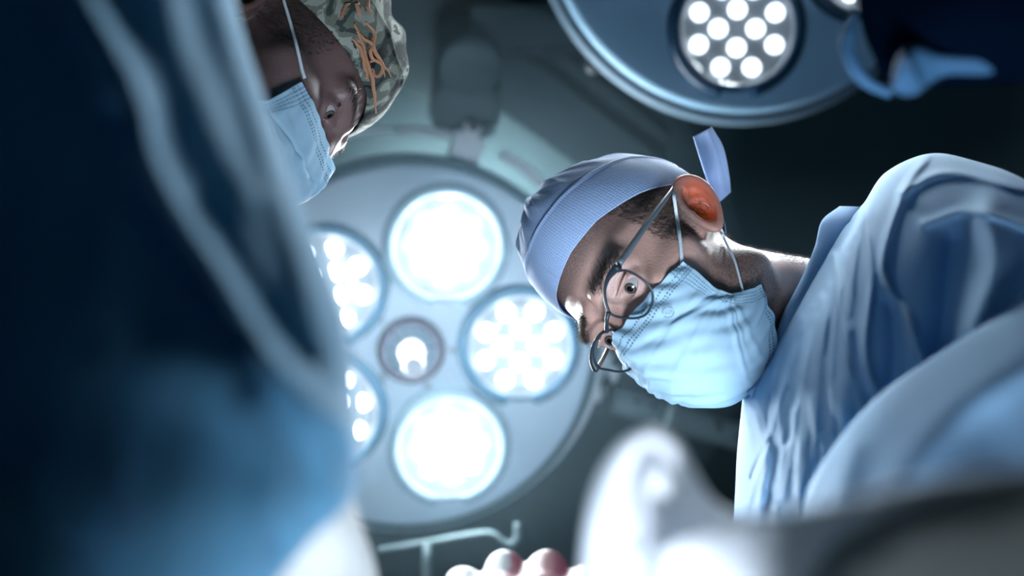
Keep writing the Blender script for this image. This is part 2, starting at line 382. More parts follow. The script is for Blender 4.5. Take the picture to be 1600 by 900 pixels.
def camo_mat():
    m = mat('camouflage_cap_cloth', (.2, .22, .15), .85, spec=.1); nt = m.node_tree; L = nt.links.new; b = nt.nodes['Principled BSDF']
    tc = nt.nodes.new('ShaderNodeTexCoord'); mp = nt.nodes.new('ShaderNodeMapping'); mp.inputs['Scale'].default_value = (1, 1, .55); mp.inputs['Rotation'].default_value = (.5, .3, .9); L(tc.outputs['Object'], mp.inputs['Vector'])
    n = nt.nodes.new('ShaderNodeTexNoise'); n.inputs['Scale'].default_value = 26; n.inputs['Detail'].default_value = 5; n.inputs['Distortion'].default_value = 1.2; L(mp.outputs[0], n.inputs['Vector'])
    r = nt.nodes.new('ShaderNodeValToRGB'); r.color_ramp.interpolation = 'CONSTANT'; e = r.color_ramp.elements
    e[0].position = 0; e[0].color = (.012, .016, .018, 1); e[1].position = .44; e[1].color = (.045, .06, .055, 1)
    for p, c in ((.51, (.13, .15, .12, 1)), (.57, (.27, .29, .25, 1)), (.64, (.03, .04, .04, 1))): q = e.new(p); q.color = c
    L(n.outputs[0], r.inputs[0]); L(r.outputs[0], b.inputs['Base Color'])
    v = nt.nodes.new('ShaderNodeTexVoronoi'); v.inputs['Scale'].default_value = 1400; L(tc.outputs['Object'], v.inputs['Vector'])
    bp = nt.nodes.new('ShaderNodeBump'); bp.inputs['Distance'].default_value = .0006; bp.inputs['Strength'].default_value = .5; L(v.outputs[0], bp.inputs['Height']); L(bp.outputs[0], b.inputs['Normal'])
    return m
M['camo'] = camo_mat()
M['rope'] = mat('orange_brown_print', (.36, .17, .09), .8, vary=.4, vscale=60)
M['blood'] = None
def glove_blood():
    m = mat('white_latex_red_stains', (.55, .56, .57), .5); nt = m.node_tree; L = nt.links.new
    tc = nt.nodes.new('ShaderNodeTexCoord'); a = nt.nodes.new('ShaderNodeAttribute'); a.attribute_name = 'stain'
    n = nt.nodes.new('ShaderNodeTexNoise'); n.inputs['Scale'].default_value = 60; n.inputs['Detail'].default_value = 3; L(tc.outputs['Object'], n.inputs['Vector'])
    ml = nt.nodes.new('ShaderNodeMath'); ml.operation = 'MULTIPLY'; L(a.outputs['Fac'], ml.inputs[0]); L(n.outputs[0], ml.inputs[1])
    r = nt.nodes.new('ShaderNodeValToRGB'); e = r.color_ramp.elements; e[0].position = .1; e[0].color = (.55, .56, .57, 1); e[1].position = .36; e[1].color = (.38, .01, .03, 1)
    q = e.new(.18); q.color = (.55, .12, .20, 1)
    L(ml.outputs[0], r.inputs[0]); L(r.outputs[0], nt.nodes['Principled BSDF'].inputs['Base Color']); return m
M['blood'] = glove_blood()

# ============================== ROOM ==============================
def quad(name, pts, m): o = raw(name, pts, [(0, 1, 2, 3)], m, smooth=False); return struct(o)
def slab(name, x0, x1, y0, y1, z0, z1, m):
    return struct(raw(name, *box(((x0 + x1) / 2, (y0 + y1) / 2, (z0 + z1) / 2), (x1 - x0, y1 - y0, z1 - z0)), m, smooth=False))
slab('ceiling', -3, 3, -1.5, 3.2, 3.0, 3.1, M['ceiling'])
slab('wall_back', -3, 3, 3.2, 3.3, 0, 3.1, M['wall'])
slab('wall_right', 3, 3.1, -1.5, 3.3, 0, 3.1, M['wall'])
slab('wall_left', -3.1, -3, -1.5, 3.3, 0, 3.1, M['wall'])
def ceil_d(px, py, z=3.0):                    # depth at which a ray reaches height z
    r = cam_pt(px, py, 1.0) @ RC.T; return (z - CAM[2]) / r[2]
def at_z(px, py, z): return at(px, py, ceil_d(px, py, z))

# ============================== SURGICAL LIGHTS ==============================
class Lamp:
    def __init__(s, name, label, c, n, roll=0, group='surgical lights hanging from the ceiling'):
        s.c = np.array(c, float); s.n = np.array(n, float) / np.linalg.norm(n)
        x = np.array([1.0, 0, 0]); x -= s.n * (x @ s.n); x /= np.linalg.norm(x); y = np.cross(s.n, x)
        q = roll; s.x = math.cos(q) * x + math.sin(q) * y; s.y = -math.sin(q) * x + math.cos(q) * y
        s.root = thing(name, label, 'surgical light', W(s.c), group)
    def L(s, V): V = np.asarray(V, float); return W(s.c + V[..., :1] * s.x + V[..., 1:2] * s.y + V[..., 2:3] * s.n)
    def add(s, name, vf, m, parent=None, smooth=True): return raw(name, s.L(vf[0]), vf[1], m, parent or s.root, smooth)
    def face_pix(s, px, py, z=0):             # local x, y where a ray meets the plane z above the face
        r = cam_pt(px, py, 1.0); p0 = s.c + s.n * z; t = (p0 @ s.n) / (r @ s.n); p = r * t - s.c; return np.array([p @ s.x, p @ s.y])
def shift(vf, x, y, z=0): return vf[0] + np.array([x, y, z]), vf[1]
def pod(L, x, y, led, rot, bez=None, sc=1.0, ls=1.0):
    """one lamp pod: blue bezel with notch, reflector dish, twelve LED lenses, cover"""
    n = 96; V = []; prof = [(.086, .004), (.088, .012), (.096, .016), (.106, .011), (.109, .0), (.107, -.004)]
    for r, z in prof:
        for k in range(n):
            q = 2 * math.pi * k / n; notch = abs((k / n * 360 - 270 + 180) % 360 - 180) < 13
            zz = z - .007 if (notch and r > .09) else z; rr = r - .009 if (notch and r > .1) else r
            V.append((rr * math.cos(q), rr * math.sin(q), zz))
    K = np.array([sc, sc, 1])
    b = L.add('pod', shift((np.array(V) * K, gridfaces(len(prof), n, True)), x, y), bez or M['bezel'])
    ORG[b.name] = ORG[L.root.name]
    L.add('reflector', shift(lathe([(.0001, .0008), (.06 * sc, .0009), (.082 * sc, .004), (.0885 * sc, .010), (.0885 * sc, .012)], caps=False), x, y), M['reflector'] if ls == 1 else M['reflector_dark'], b)
    pos = [(.029 * math.cos(math.radians(a)), .029 * math.sin(math.radians(a))) for a in (0, 90, 180, 270)]
    pos += [(.064 * math.cos(math.radians(22.5 + a)), .064 * math.sin(math.radians(22.5 + a))) for a in range(0, 360, 45)]
    dome = lathe([(.0135, .0), (.0135, .003), (.0115, .0065), (.007, .0085), (.0001, .0092)], 24); first = None
    cr, sr = math.cos(rot), math.sin(rot)
    for (u, v) in pos:
        uu, vv = (u * cr - v * sr) * sc * ls, (u * sr + v * cr) * sc * ls
        if first is None:
            first = L.add('led_lens', shift(dome, x + uu, y + vv, .001), led, b); f0 = (uu, vv)
        else:
            o = first.copy(); C.objects.link(o); o.parent = b
            dl = RC @ (L.x * (uu - f0[0]) + L.y * (vv - f0[1])); o.location = Vector(dl)
    L.add('screw', shift(lathe([(.004, 0), (.004, .003), (.0001, .0035)], 12), x, y, .001), M['metal'], b)
    L.add('glass_cover', shift(lathe([(.0001, .0125), (.05, .0125), (.0865 * sc, .011), (.0865 * sc, .010), (.05, .0115), (.0001, .0115)]), x, y), M['cover'], b)
    return b
def lamp_light(L, x, y, power, size=.15, col=(.86, .94, 1.0)):
    p = L.L(np.array([x, y, .03])); t = L.L(np.array([x * .2, y * .2, 1.2])); return area('pod_light', p, t, size, power, col)
def housing(L, R, m):
    prof = [(.0001, 0), (R * .5, 0), (R - .012, .0), (R - .004, -.003), (R, -.012), (R - .003, -.02), (R + .012, -.022), (R + .020, -.028), (R + .022, -.042), (R + .01, -.06), (R * .8, -.085), (R * .4, -.10), (.0001, -.104)]
    return prof
# --- large light in the middle
Z1 = 1.93
n1 = (.13, -.17, 1.0)
L1 = Lamp('surgical_light', 'large surgical light with five glowing pods around a mauve ringed centre handle', cam_pt(642, 547, Z1), n1)
R1 = .315
def disc_part(L, R, m='lamp_white'):
    L.add('face_plate', lathe([(.0001, 0), (R * .3, 0), (R * .6, 0), (R - .012, 0), (R - .004, -.003), (R, -.012), (R - .004, -.02), (R * .5, -.02), (.0001, -.02)], 128), M[m])
disc_part(L1, R1)
L1.add('rim_gap', lathe([(R1 - .004, -.014), (R1 + .008, -.016), (R1 + .016, -.026), (R1 + .016, -.06), (R1 - .02, -.06), (R1 - .03, -.02), (R1 - .004, -.014)], 128), M['lamp_dark'])
L1.add('back_shell', lathe([(R1 + .012, -.045), (R1 + .005, -.07), (R1 * .8, -.09), (R1 * .4, -.105), (.0001, -.11)], 128), M['lamp_white'])
for k, (px, py, led) in enumerate([(697, 385, 'led_hot'), (812, 540, 'led'), (702, 698, 'led_hot'), (508, 447, 'led'), (508, 643, 'led')]):
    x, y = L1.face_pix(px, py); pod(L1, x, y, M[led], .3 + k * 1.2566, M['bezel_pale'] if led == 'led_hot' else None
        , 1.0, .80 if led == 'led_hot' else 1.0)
    lamp_light(L1, x, y, 9)
# handle and control ring
L1.add('control_ring', lathe([(.044, .002), (.044, .012), (.049, .016), (.056, .012), (.059, .0), (.057, -.002)], 64), M['mauve'])
pn = L1.add('control_panel', lathe([(.0001, .004), (.044, .006), (.044, .002), (.0001, .002)], 64), M['panel'])
for a in (135, 250, 10):
    q = math.radians(a); R_ = np.array([[math.cos(q), -math.sin(q), 0], [math.sin(q), math.cos(q), 0], [0, 0, 1]])
    L1.add('divider', box(np.array([math.cos(q) * .033, math.sin(q) * .033, .007]), (.022, .003, .004), R_), M['mauve'], pn, False)
for a in (40, 62, 84, 106, 175, 200, 222, -20, -45, -75):
    q = math.radians(a); L1.add('button', shift(lathe([(.0035, 0), (.0035, .002), (.0001, .0025)], 12), math.cos(q) * .034, math.sin(q) * .034, .006), M['fitting'], pn)
h = L1.add('sterile_handle', lathe([(.022, .004), (.022, .02), (.017, .03), (.0155, .105), (.0175, .115), (.0165, .12), (.0125, .12), (.0115, .112), (.0001, .112)], 48), mat('white_handle_plastic', (.85, .88, .9), .3))
for (px, py) in ((707, 547), (596, 500), (598, 596), (668, 602), (600, 585)):
    x, y = L1.face_pix(px, py); L1.add('face_screw', shift(lathe([(.006, 0), (.006, .003), (.0001, .004)], 12), x, y), M['reflector'])
# the rail around the back of the lamp
RR = .356; RZ = -.075; ro = np.array([-.004, .012])
def arc(L, a0, a1, R, z, r, off=(0, 0), flat=1.0, n=60):
    q = np.radians(np.linspace(a0, a1, n)); return tube(np.c_[R * np.cos(q) + off[0], R * np.sin(q) + off[1], np.full(n, z)], r, 12, n, flat, False)
L1.add('hand_rail', merge(arc(L1, -8, 62, RR, RZ, .0085, ro), arc(L1, 74, 92, RR, RZ, .008, ro)), M['rail'])
L1.add('hand_rail', arc(L1, 92, 172, RR + .002, RZ, .0045, ro), M['metal'])
L1.add('hand_rail', arc(L1, 188, 345, RR, RZ, .0085, ro), M['rail'])
def rail_bracket(L, a, w_, label=None):
    q = math.radians(a); R_ = np.array([[math.cos(q), -math.sin(q), 0], [math.sin(q), math.cos(q), 0], [0, 0, 1]])
    c = np.array([math.cos(q) * (RR - .014) + ro[0], math.sin(q) * (RR - .014) + ro[1], RZ + .006]); V = merge(box(c, (.05, w_, .026), R_), box(c + np.array([math.cos(q), math.sin(q), 0]) * .03, (.028, w_ * .55, .03), R_))
    return bevel(L.add('rail_bracket', V, M['rail'], smooth=False), .004)
rail_bracket(L1, 72, .055); rail_bracket(L1, -14, .09); rail_bracket(L1, 180, .06)
x, y = L1.face_pix(738, 196, RZ); kb = L1.add('clamp_knob', shift(lathe([(.011, -.01), (.011, .02), (.008, .024), (.0001, .024)], 20), x, y, RZ), M['black'])
x, y = L1.face_pix(762, 203, RZ); L1.add('clamp_knob', shift(lathe([(.011, -.01), (.011, .02), (.008, .024), (.0001, .024)], 20), x, y, RZ), M['fitting'])
# suspension arm going off to the right behind the second surgeon
a0 = cam_pt(958, 624, 2.0); a1 = cam_pt(1190, 692, 2.05); a2 = cam_pt(1600, 800, 2.15)
V, F = tube(np.array([a0, (a0 + a1) / 2, a1, a2]), .026, 16, 12, .8); am = raw('suspension_arm', W(V), F, M['fitting'], L1.root)
V, F = tube(np.array([cam_pt(1040, 648, 1.98), cam_pt(1052, 652, 1.98)]), .031, 20, 4); raw('arm_collar', W(V), F, M['fitting'], am)
for (px, py) in ((993, 625), (1020, 633), (1123, 668), (1155, 690)):
    V, F = lathe([(.0045, 0), (.0045, .02), (.0001, .02)], 12); c = cam_pt(px, py, 1.992); raw('bolt_hole', W(V + c), F, M['black'], am)
V, F = lathe([(.018, 0), (.018, .01), (.0001, .012)], 24); raw('pivot_cap', W(V * np.array([.6, 1.2, 1]) + cam_pt(948, 607, 1.99)), F, M['black'], am)

# --- second light at the top of the picture
Z2 = 1.74
L2 = Lamp('surgical_light', 'surgical light cut by the top edge, one full pod of separate white dots showing', cam_pt(1172, -150, Z2), (.02, -.13, 1.0), 0)
R2 = .318
disc_part(L2, R2, 'lamp_blue')
L2.add('rim', lathe([(R2 - .004, -.012), (R2 + .006, -.010), (R2 + .015, -.016), (R2 + .018, -.026), (R2 + .012, -.036), (R2 - .02, -.036), (R2 - .004, -.012)], 128), mat('pale_rim', (.16, .25, .32), .55))
L2.add('back_shell', lathe([(R2 + .008, -.036), (R2, -.06), (R2 * .8, -.085), (R2 * .4, -.10), (.0001, -.105)], 128), M['lamp_white'])
for (px, py) in ((1151, 45), (1354, -72), (1290, -330), (1040, -330), (975, -112)):
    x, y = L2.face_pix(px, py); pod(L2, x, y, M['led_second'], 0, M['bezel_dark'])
    lamp_light(L2, x, y, 5)
x, y = L2.face_pix(930, 98, -.03); L2.add('knob', shift(lathe([(.014, -.03), (.018, 0), (.016, .012), (.0001, .016)], 24), x, y, -.05), M['black'])
L2.add('hand_rail', arc(L2, 145, 200, R2 + .05, -.02, .008), M['metal'])
L2.add('hand_rail', arc(L2, -20, 20, R2 + .05, -.02, .008), M['metal'])

# ============================== CEILING FITTINGS ==============================
def ccyl(name, px, py, z0, z1, r, m, parent=None, n=48, prof=None):
    c = at_z(px, py, z1); prof = prof or [(.0001, z0 - z1), (r * .9, z0 - z1), (r, z0 - z1 + .008), (r, 0)]
    V, F = lathe(prof, n); return raw(name, V + c, F, m, parent)
pend = thing('ceiling_pendant', 'dark round ceiling pendant with jointed arms, above the large surgical light', 'ceiling pendant', at_z(700, 20, 3.0))
ccyl('mounting_plate', 712, 10, 2.965, 3.0, .20, M['fitting'], pend)
ccyl('pivot_joint', 733, 62, 2.70, 2.97, .062, M['fitting'], pend)
ccyl('joint_cap', 735, 92, 2.66, 2.70, .052, M['fitting'], pend)
V, F = tube(np.array([at_z(738, 52, 2.80), at_z(820, 50, 2.80), at_z(900, 45, 2.80), at_z(1000, 40, 2.80)]), .05, 4, 8, 1.0); raw('pendant_arm', V, F, M['fitting'], pend, False)
def beam(name, p0, p1, wd, dp, m, parent):
    p0 = np.array(p0); p1 = np.array(p1); d = p1 - p0; L_ = np.linalg.norm(d); d /= L_; u = np.array([0, 0, 1.0]); u -= d * (u @ d); u /= np.linalg.norm(u); s = np.cross(d, u)
    return bevel(raw(name, *box((p0 + p1) / 2, (L_, wd, dp), np.stack([d, s, u], 1)), m, parent, False), .006)
beam('lower_arm', at_z(752, 85, 2.9), at_z(1010, 275, 2.9), .12, .06, M['fitting'], pend)
beam('duct', at_z(800, 60, 2.97), at_z(1020, 230, 2.97), .10, .05, M['fitting'], pend)

# ============================== DRIP STAND ==============================
dz = 1.93
st = thing('drip_stand', 'thin grey drip stand with hooked top bar standing below the large light', 'drip stand', at(667, 1150, dz) * np.array([1, 1, 0]))
V, F = tube(np.array([at(667, 848, dz), at(667, 905, dz), at(668, 1000, dz)]), .008, 12, 6)
base = at(668, 1000, dz); V2, F2 = tube(np.array([base, [base[0], base[1], .05]]), .008, 12, 4); V, F = merge((V, F), (V2, F2)); raw('pole', V, F, M['fitting'], st)
V, F = tube(np.array([at(590, 860, dz), at(667, 848, dz), at(735, 836, dz), at(768, 834, dz), at(785, 846, dz), at(800, 850, dz), at(808, 838, dz), at(808, 818, dz)]), .0055, 10, 60); raw('hook_bar', V, F, M['fitting'], st)
V, F = lathe([(.20, 0), (.22, .015), (.19, .04), (.02, .06), (.02, .09)], 40); raw('base', V + np.array([base[0], base[1], 0]), F, M['rail'], st)

# ============================== PEOPLE ==============================
def set_attr(o, name, vals):
    a = o.data.attributes.new(name, 'FLOAT', 'POINT'); a.data.foreach_set('value', np.asarray(vals, np.float32))
def sig(x): return 1 / (1 + np.exp(-np.clip(x, -40, 40)))
def build_head(k, m, root, h):
    nk = NECK[k]; f = lambda P: head_sdf(P, nk)
    lo = np.minimum(np.array([-.108, -.125, -.135]), nk - .07); hi = np.maximum(np.array([.108, .145, .15]), nk + .07)
    X, F = surfnets(f, lo, hi, h)
    o = raw('body', h2w(k, X), F, m, root)
    U, V, Wd = ear_frame((X[:, 0], X[:, 1], X[:, 2]))
    hf = np.clip(.0170 + .12 * U, .0085, .0195); rr_ = np.sqrt((V / hf) ** 2 + (U / .032) ** 2)
    ear = sig((Wd + .014) / .0012) * sig((1.12 - rr_) / .04) * (np.abs(X[:, 0]) > .06) * sig((V + .013) / .002) * (.35 + .65 * sig((.80 - rr_) / .05))
    set_attr(o, 'ear', ear)
    x = np.abs(X[:, 0]); y = X[:, 1]; z = X[:, 2]
    side = sig((.034 - y + .12 * np.clip(-z - .02, 0, 1) * 3) / .006) * sig((y + .015) / .004) * sig((z + .02) / .008) * sig((x - .05) / .004)
    beard = sig((-.03 - z - .35 * np.clip(y - .02, 0, 1)) / .006) * sig((y + .012) / .006) * sig((z + .115) / .006)
    hairline = sig((z - (.062 - .10 * np.clip(.06 - y, 0, .2))) / .004)
    brow = np.exp(-((z - .040 + .25 * np.clip(x - .035, 0, 1)) / .0045) ** 2) * sig((x - .012) / .002) * sig((.052 - x) / .003) * sig((y - .06) / .005)
    nape = sig((-.055 - y) / .008) * sig((z + .045) / .008)
    set_attr(o, 'stubble', np.clip(np.maximum.reduce([side * .95, beard * .95, brow * .35, nape * .9, hairline * .9]) * (1 - ear), 0, 1))
    return o, X
def eyes(k, root, look):
    for s in (-1, 1):
        n = 40; V = []; at_ = []; g = np.array(look, float); g /= np.linalg.norm(g)
        up = np.array([0, 0, 1.0]); a = np.cross(g, up); a /= np.linalg.norm(a); b = np.cross(a, g)
        rings = np.linspace(0, math.pi, 48)
        for r in rings:
            for j in range(n):
                q = 2 * math.pi * j / n; rad = .0118 + .0006 * math.exp(-(r / .4) ** 2)
                V.append(np.array([s * .032, .078, .014]) + rad * (math.cos(r) * g + math.sin(r) * (math.cos(q) * a + math.sin(q) * b))); at_.append(max(0, 1 - r / .75))
        o = raw('eye', h2w(k, np.array(V)), gridfaces(48, n, True), M['eye'], root); set_attr(o, 'iris', at_)
def strands(name, k, roots, dirs, length, rad, m, root, curl=.3):
    N = len(roots); Vs = []; Fs = []; b = 0
    T = dirs / (np.linalg.norm(dirs, axis=1)[:, None] + 1e-9)
    A = np.cross(T, RNG.normal(size=(N, 3))); A /= np.linalg.norm(A, axis=1)[:, None]; B = np.cross(T, A)
    Ln = length * RNG.uniform(.5, 1.2, N); bend = RNG.normal(size=(N, 3)) * curl
    rings = []
    for i, t in enumerate((0, .5, 1.0)):
        c = roots + T * (Ln * t)[:, None] + bend * (Ln * t * t)[:, None] * .5; r = rad * (1 - .75 * t)
        for j in range(3):
            q = 2 * math.pi * j / 3; rings.append(c + r * (math.cos(q) * A + math.sin(q) * B))
    V = np.stack(rings, 1).reshape(-1, 3); base = np.arange(N)[:, None] * 9; F = []
    for i in range(2):
        for j in range(3):
            F.append(base + np.array([i * 3 + j, i * 3 + (j + 1) % 3, (i + 1) * 3 + (j + 1) % 3, (i + 1) * 3 + j]))
    F = np.vstack(F); o = raw(name, h2w(k, V), F, m, root); return o
def pick(X, w, n): w = np.clip(w, 0, None); i = RNG.choice(len(X), n, p=w / w.sum()); return X[i] + RNG.normal(size=(n, 3)) * .0006
def grad(k, X):
    e = 5e-4; g = lambda Y: head_sdf((Y[:, 0], Y[:, 1], Y[:, 2]), NECK[k]); v = g(X)
    G = np.stack([(g(X + e * np.eye(3)[i]) - v) / e for i in range(3)], -1); return G / (np.linalg.norm(G, axis=1)[:, None] + 1e-9)
def cap_mesh(name, k, edge, bulge, m, root, folds, seam=.34, thick=.0016):
    """cloth cap around the skull: azimuth x height, lower edge given by edge(azimuth)"""
    nu, nv = 260, 130; c = np.array([0, -.012, .050]); V = []; UV = []
    for i in range(nv):
        t = i / (nv - 1)
        for j in range(nu):
            a = 2 * math.pi * j / nu                       # 0 = front, pi/2 = person's left
            fe = edge(a); fi = fe + (math.pi / 2 - fe) * t
            r = np.array([.0805, .1005, .0905]); d = np.array([-math.sin(a) * math.cos(fi), math.cos(a) * math.cos(fi), math.sin(fi)])
            off = .0015 + bulge(a, t) + folds(a, t) + (.0011 if abs(t - seam) < .012 else 0)
            V.append(c + d * r + d * off); UV.append((a / 6.283 * 3.2, t))
    V = np.array(V); o = raw(name, h2w(k, V), gridfaces(nv, nu, True), m, root)
    uv = o.data.uv_layers.new(name='UVMap'); UV = np.array(UV)
    li = np.zeros(len(o.data.loops), np.int32); o.data.loops.foreach_get('vertex_index', li); uv.data.foreach_set('uv', UV[li].ravel())
    s = o.modifiers.new('thickness', 'SOLIDIFY'); s.thickness = thick; s.offset = 1
    return o
def mask_mesh(k, root, rows, cols_side, pleat=.0005, seed=0):
    """rows: for t = 0..1, list of head points from middle to the cheek; mirrored to the other cheek"""
    nt, ns = 240, 420; G = []
    for r in rows:
        r = np.array(r, float); full = np.vstack([(r * np.array([-1, 1, 1]))[::-1], r[1:]])   # x<0 cheek ... x>0 cheek
        G.append(full)
    G = np.array(G); H = np.stack([uspline(G[i], ns) for i in range(len(G))]); S = np.stack([uspline(H[:, j], nt) for j in range(ns)], 1)
    s = np.linspace(-1, 1, ns)[None, :]; t = np.linspace(0, 1, nt)[:, None]
    dS = np.gradient(S, axis=1); dT = np.gradient(S, axis=0); N = np.cross(dS, dT); N /= np.linalg.norm(N, axis=2)[..., None] + 1e-12
    if N[nt // 2, ns // 2, 1] < 0: N = -N
    rg = np.random.default_rng(seed); D = np.zeros((nt, ns))
    for tc_ in (.30, .45, .60):                            # pleats
        D += pleat * np.tanh((t - tc_) / .012) * .8 * (np.abs(s) < 2) * np.exp(-((t - tc_) / .08) ** 2)
    for q in range(16):                                    # radiating creases from the gathered sides
        sd = -1 if q % 2 else 1; a = rg.uniform(-.55, .65); t0 = .52 + rg.normal() * .05; L_ = rg.uniform(.25, .75)
        u = (1 - sd * s); line = (t - t0) - a * u; amp = rg.uniform(.0010, .0028) * rg.choice([1, 1, -.7])
        D += amp * np.exp(-(line / rg.uniform(.012, .034)) ** 2) * np.exp(-((u - .25) / L_) ** 2) * sig((u - .06) / .02)
    for q in range(8):
        D += .0004 * np.sin(rg.uniform(4, 14) * s * 3 + rg.uniform(4, 12) * t * 3 + rg.uniform(0, 6))
    V = (S + N * D[..., None]).reshape(-1, 3); o = raw('face_mask', h2w(k, V), gridfaces(nt, ns), M['mask'], root)
    us = s * .105; ut = t * .15                            # arc lengths, roughly
    st_ = np.zeros((nt, ns))
    dash = lambda a, per, duty: (np.mod(a, per) < per * duty)
    for row in (.010, .0175, .0215):
        st_ = np.maximum(st_, (np.abs(ut - row) < .0008) * dash(us, .0032, .55))
    for row in (.142, .1455):
        st_ = np.maximum(st_, (np.abs(ut - row) < .0008) * dash(us, .0028, .55))
    for row in (.090, .0935, .097, .1005):
        st_ = np.maximum(st_, (np.abs(np.abs(us) - row) < .0008) * dash(ut, .0028, .5))
    set_attr(o, 'stitch', (st_ * .95).ravel()); m = o.modifiers.new('thickness', 'SOLIDIFY'); m.thickness = .0009; m.offset = 1
    return o, S, N
def surf_tube(k, pts, r, root, name, m, n=60):
    V, F = tube(h2w(k, np.array(pts)), r, 8, n, .6); return raw(name, V, F, m, root)

# ---------- surgeon on the right ----------
pA = thing('person', 'surgeon in blue cap, glasses and pale blue face mask, leaning in and looking down', 'person', at(1330, 512, 1.12), 'surgeons around the table')
bodyA, XA = build_head('A', M['skin'], pA, .0014)
eyes('A', pA, (-.02, .97, -.2))
gA = lambda X: grad('A', X)
def hairs(k, root, X, m, m2, dens=1.0):
    x = np.abs(X[:, 0]); y = X[:, 1]; z = X[:, 2]; U, V, Wd = ear_frame((X[:, 0], X[:, 1], X[:, 2])); noear = 1 - sig((Wd + .001) / .002) * (np.abs(U) < .04) * (np.abs(V) < .03)
    side = ((x > .05) & (y < .045) & (y > -.02) & (z > -.005) & (z < .075)) * noear
    R_ = pick(X, side.astype(float), int(5200 * dens)); n = gA(R_) if k == 'A' else grad(k, R_)
    d = np.array([0, -.35, -.9]) + n * .25 + RNG.normal(size=R_.shape) * .3; strands('sideburn_hair', k, R_, d, .0065, .00016, m, root)
    br = np.exp(-((z - .040 + .25 * np.clip(x - .035, 0, 1)) / .0040) ** 2) * ((x > .013) & (x < .052) & (y > .05))
    R_ = pick(X, br, int(1500 * dens)); n = grad(k, R_); d = np.c_[np.sign(R_[:, 0]), -.3 * np.ones(len(R_)), .35 * np.ones(len(R_))] + n * .3 + RNG.normal(size=R_.shape) * .3
    strands('eyebrow', k, R_, d, .0075, .00017, m, root)
    np_ = ((y < -.05) & (z < .02) & (z > -.10)).astype(float) * noear
    R_ = pick(X, np_, int(5200 * dens)); n = grad(k, R_); d = np.array([0, -.1, -.9]) + n * .55 + RNG.normal(size=R_.shape) * .3
    strands('nape_hair', k, R_, d, .0055, .00014, m2, root)
    be = ((x > .02) & (y > -.01) & (z < -.02) & (z > -.12) & (y < .075)).astype(float) * noear
    R_ = pick(X, be, int(3500 * dens)); n = grad(k, R_); d = np.array([0, .2, -.8]) + n * .5 + RNG.normal(size=R_.shape) * .3
    strands('stubble', k, R_, d, .0016, .00013, m, root)
hairs('A', pA, XA, M['hair'], M['hair_grey'])
def edge_A(a):
    f = (1 + math.cos(a)) / 2; s = abs(math.sin(a))
    z = np.interp(abs(((a + math.pi) % (2 * math.pi)) - math.pi), [0, .35, .8, 1.3, 1.75, 2.2, math.pi], [.080, .080, .074, .058, .040, .0, -.02])
    return math.asin(max(-.9, min(.95, (z - .050) / .0905)))
def bul_A(a, t): return .020 * math.sin(math.pi * min(1, t * 1.0) ** .9 * .55) * (.6 + .4 * math.cos(a)) + .006 * t
def fol_A(a, t):
    e = min(1, max(0, (t - .38) * 5)); return e * .6 * (.0050 * (1 - abs(math.sin(3.5 * a + 2.5 * t))) ** 2 + .0035 * (1 - abs(math.sin(6.5 * a - 3 * t + 1))) ** 2 + .0012 * math.sin(23 * a + 9 * t) - .002)
capA = cap_mesh('surgical_cap', 'A', edge_A, bul_A, M['cap_blue'], pA, fol_A)
V, F = loft([(1122, 318), (1108, 290), (1094, 250), (1083, 214)], [(1142, 300), (1139, 270), (1130, 230), (1112, 198)], [1.17, 1.165, 1.16, 1.16], [1.18, 1.175, 1.165, 1.16], [.003, .006, .007, .004], 40, 32, [([(1105, 205), (1120, 250), (1132, 300)], 4, .004)])
raw('cap_tie', V, F, M['cap_blue'], capA)
mask_rows = [
    [(0, .1220, .001), (.014, .112, -.002), (.034, .100, -.006), (.054, .0865, -.012), (.071, .066, -.018)],
    [(0, .134, -.026), (.018, .122, -.028), (.038, .107, -.030), (.056, .089, -.032), (.069, .067, -.034)],
    [(0, .134, -.055), (.022, .124, -.055), (.042, .107, -.055), (.055, .084, -.054), (.0625, .0655, -.054)],
    [(0, .122, -.086), (.024, .113, -.085), (.043, .098, -.080), (.054, .076, -.074), (.0615, .057, -.069)],
    [(0, .094, -.114), (.022, .089, -.111), (.041, .074, -.103), (.055, .055, -.093), (.0645, .042, -.079)],
    [(0, .050, -.127), (.022, .047, -.124), (.042, .042, -.113), (.056, .037, -.098), (.067, .032, -.083)]]
mkA, SA, NA = mask_mesh('A', pA, mask_rows, None, seed=3)
def hit(k, px, py, off=.0012):
    p = march(k, px, py, off); return p if p is not None else c2h(k, cam_pt(px, py, 1.08))
def loop(k, root, top, lo, ears):
    surf_tube(k, ears, .0013, root, 'ear_loop', M['loop'])
def loop_path(k, pix, off):
    q = spline(np.array(pix, float), 16); return [hit(k, x, y, off) for x, y in q]
up_pts = [hit('A', 1070, 430, .0045)] + loop_path('A', [(1066, 412), (1062, 370), (1057, 335), (1053, 306)], .0030) + [c2h('A', cam_pt(1056, 286, 1.085)), c2h('A', cam_pt(1085, 300, 1.10))]
surf_tube('A', up_pts, .0017, mkA, 'ear_loop', M['loop'])
lo_pts = [hit('A', 1163, 462, .0045)] + loop_path('A', [(1158, 444), (1148, 408), (1136, 382), (1129, 366)], .0030) + [c2h('A', cam_pt(1122, 350, 1.10))]
surf_tube('A', lo_pts, .0017, mkA, 'ear_loop', M['loop'])
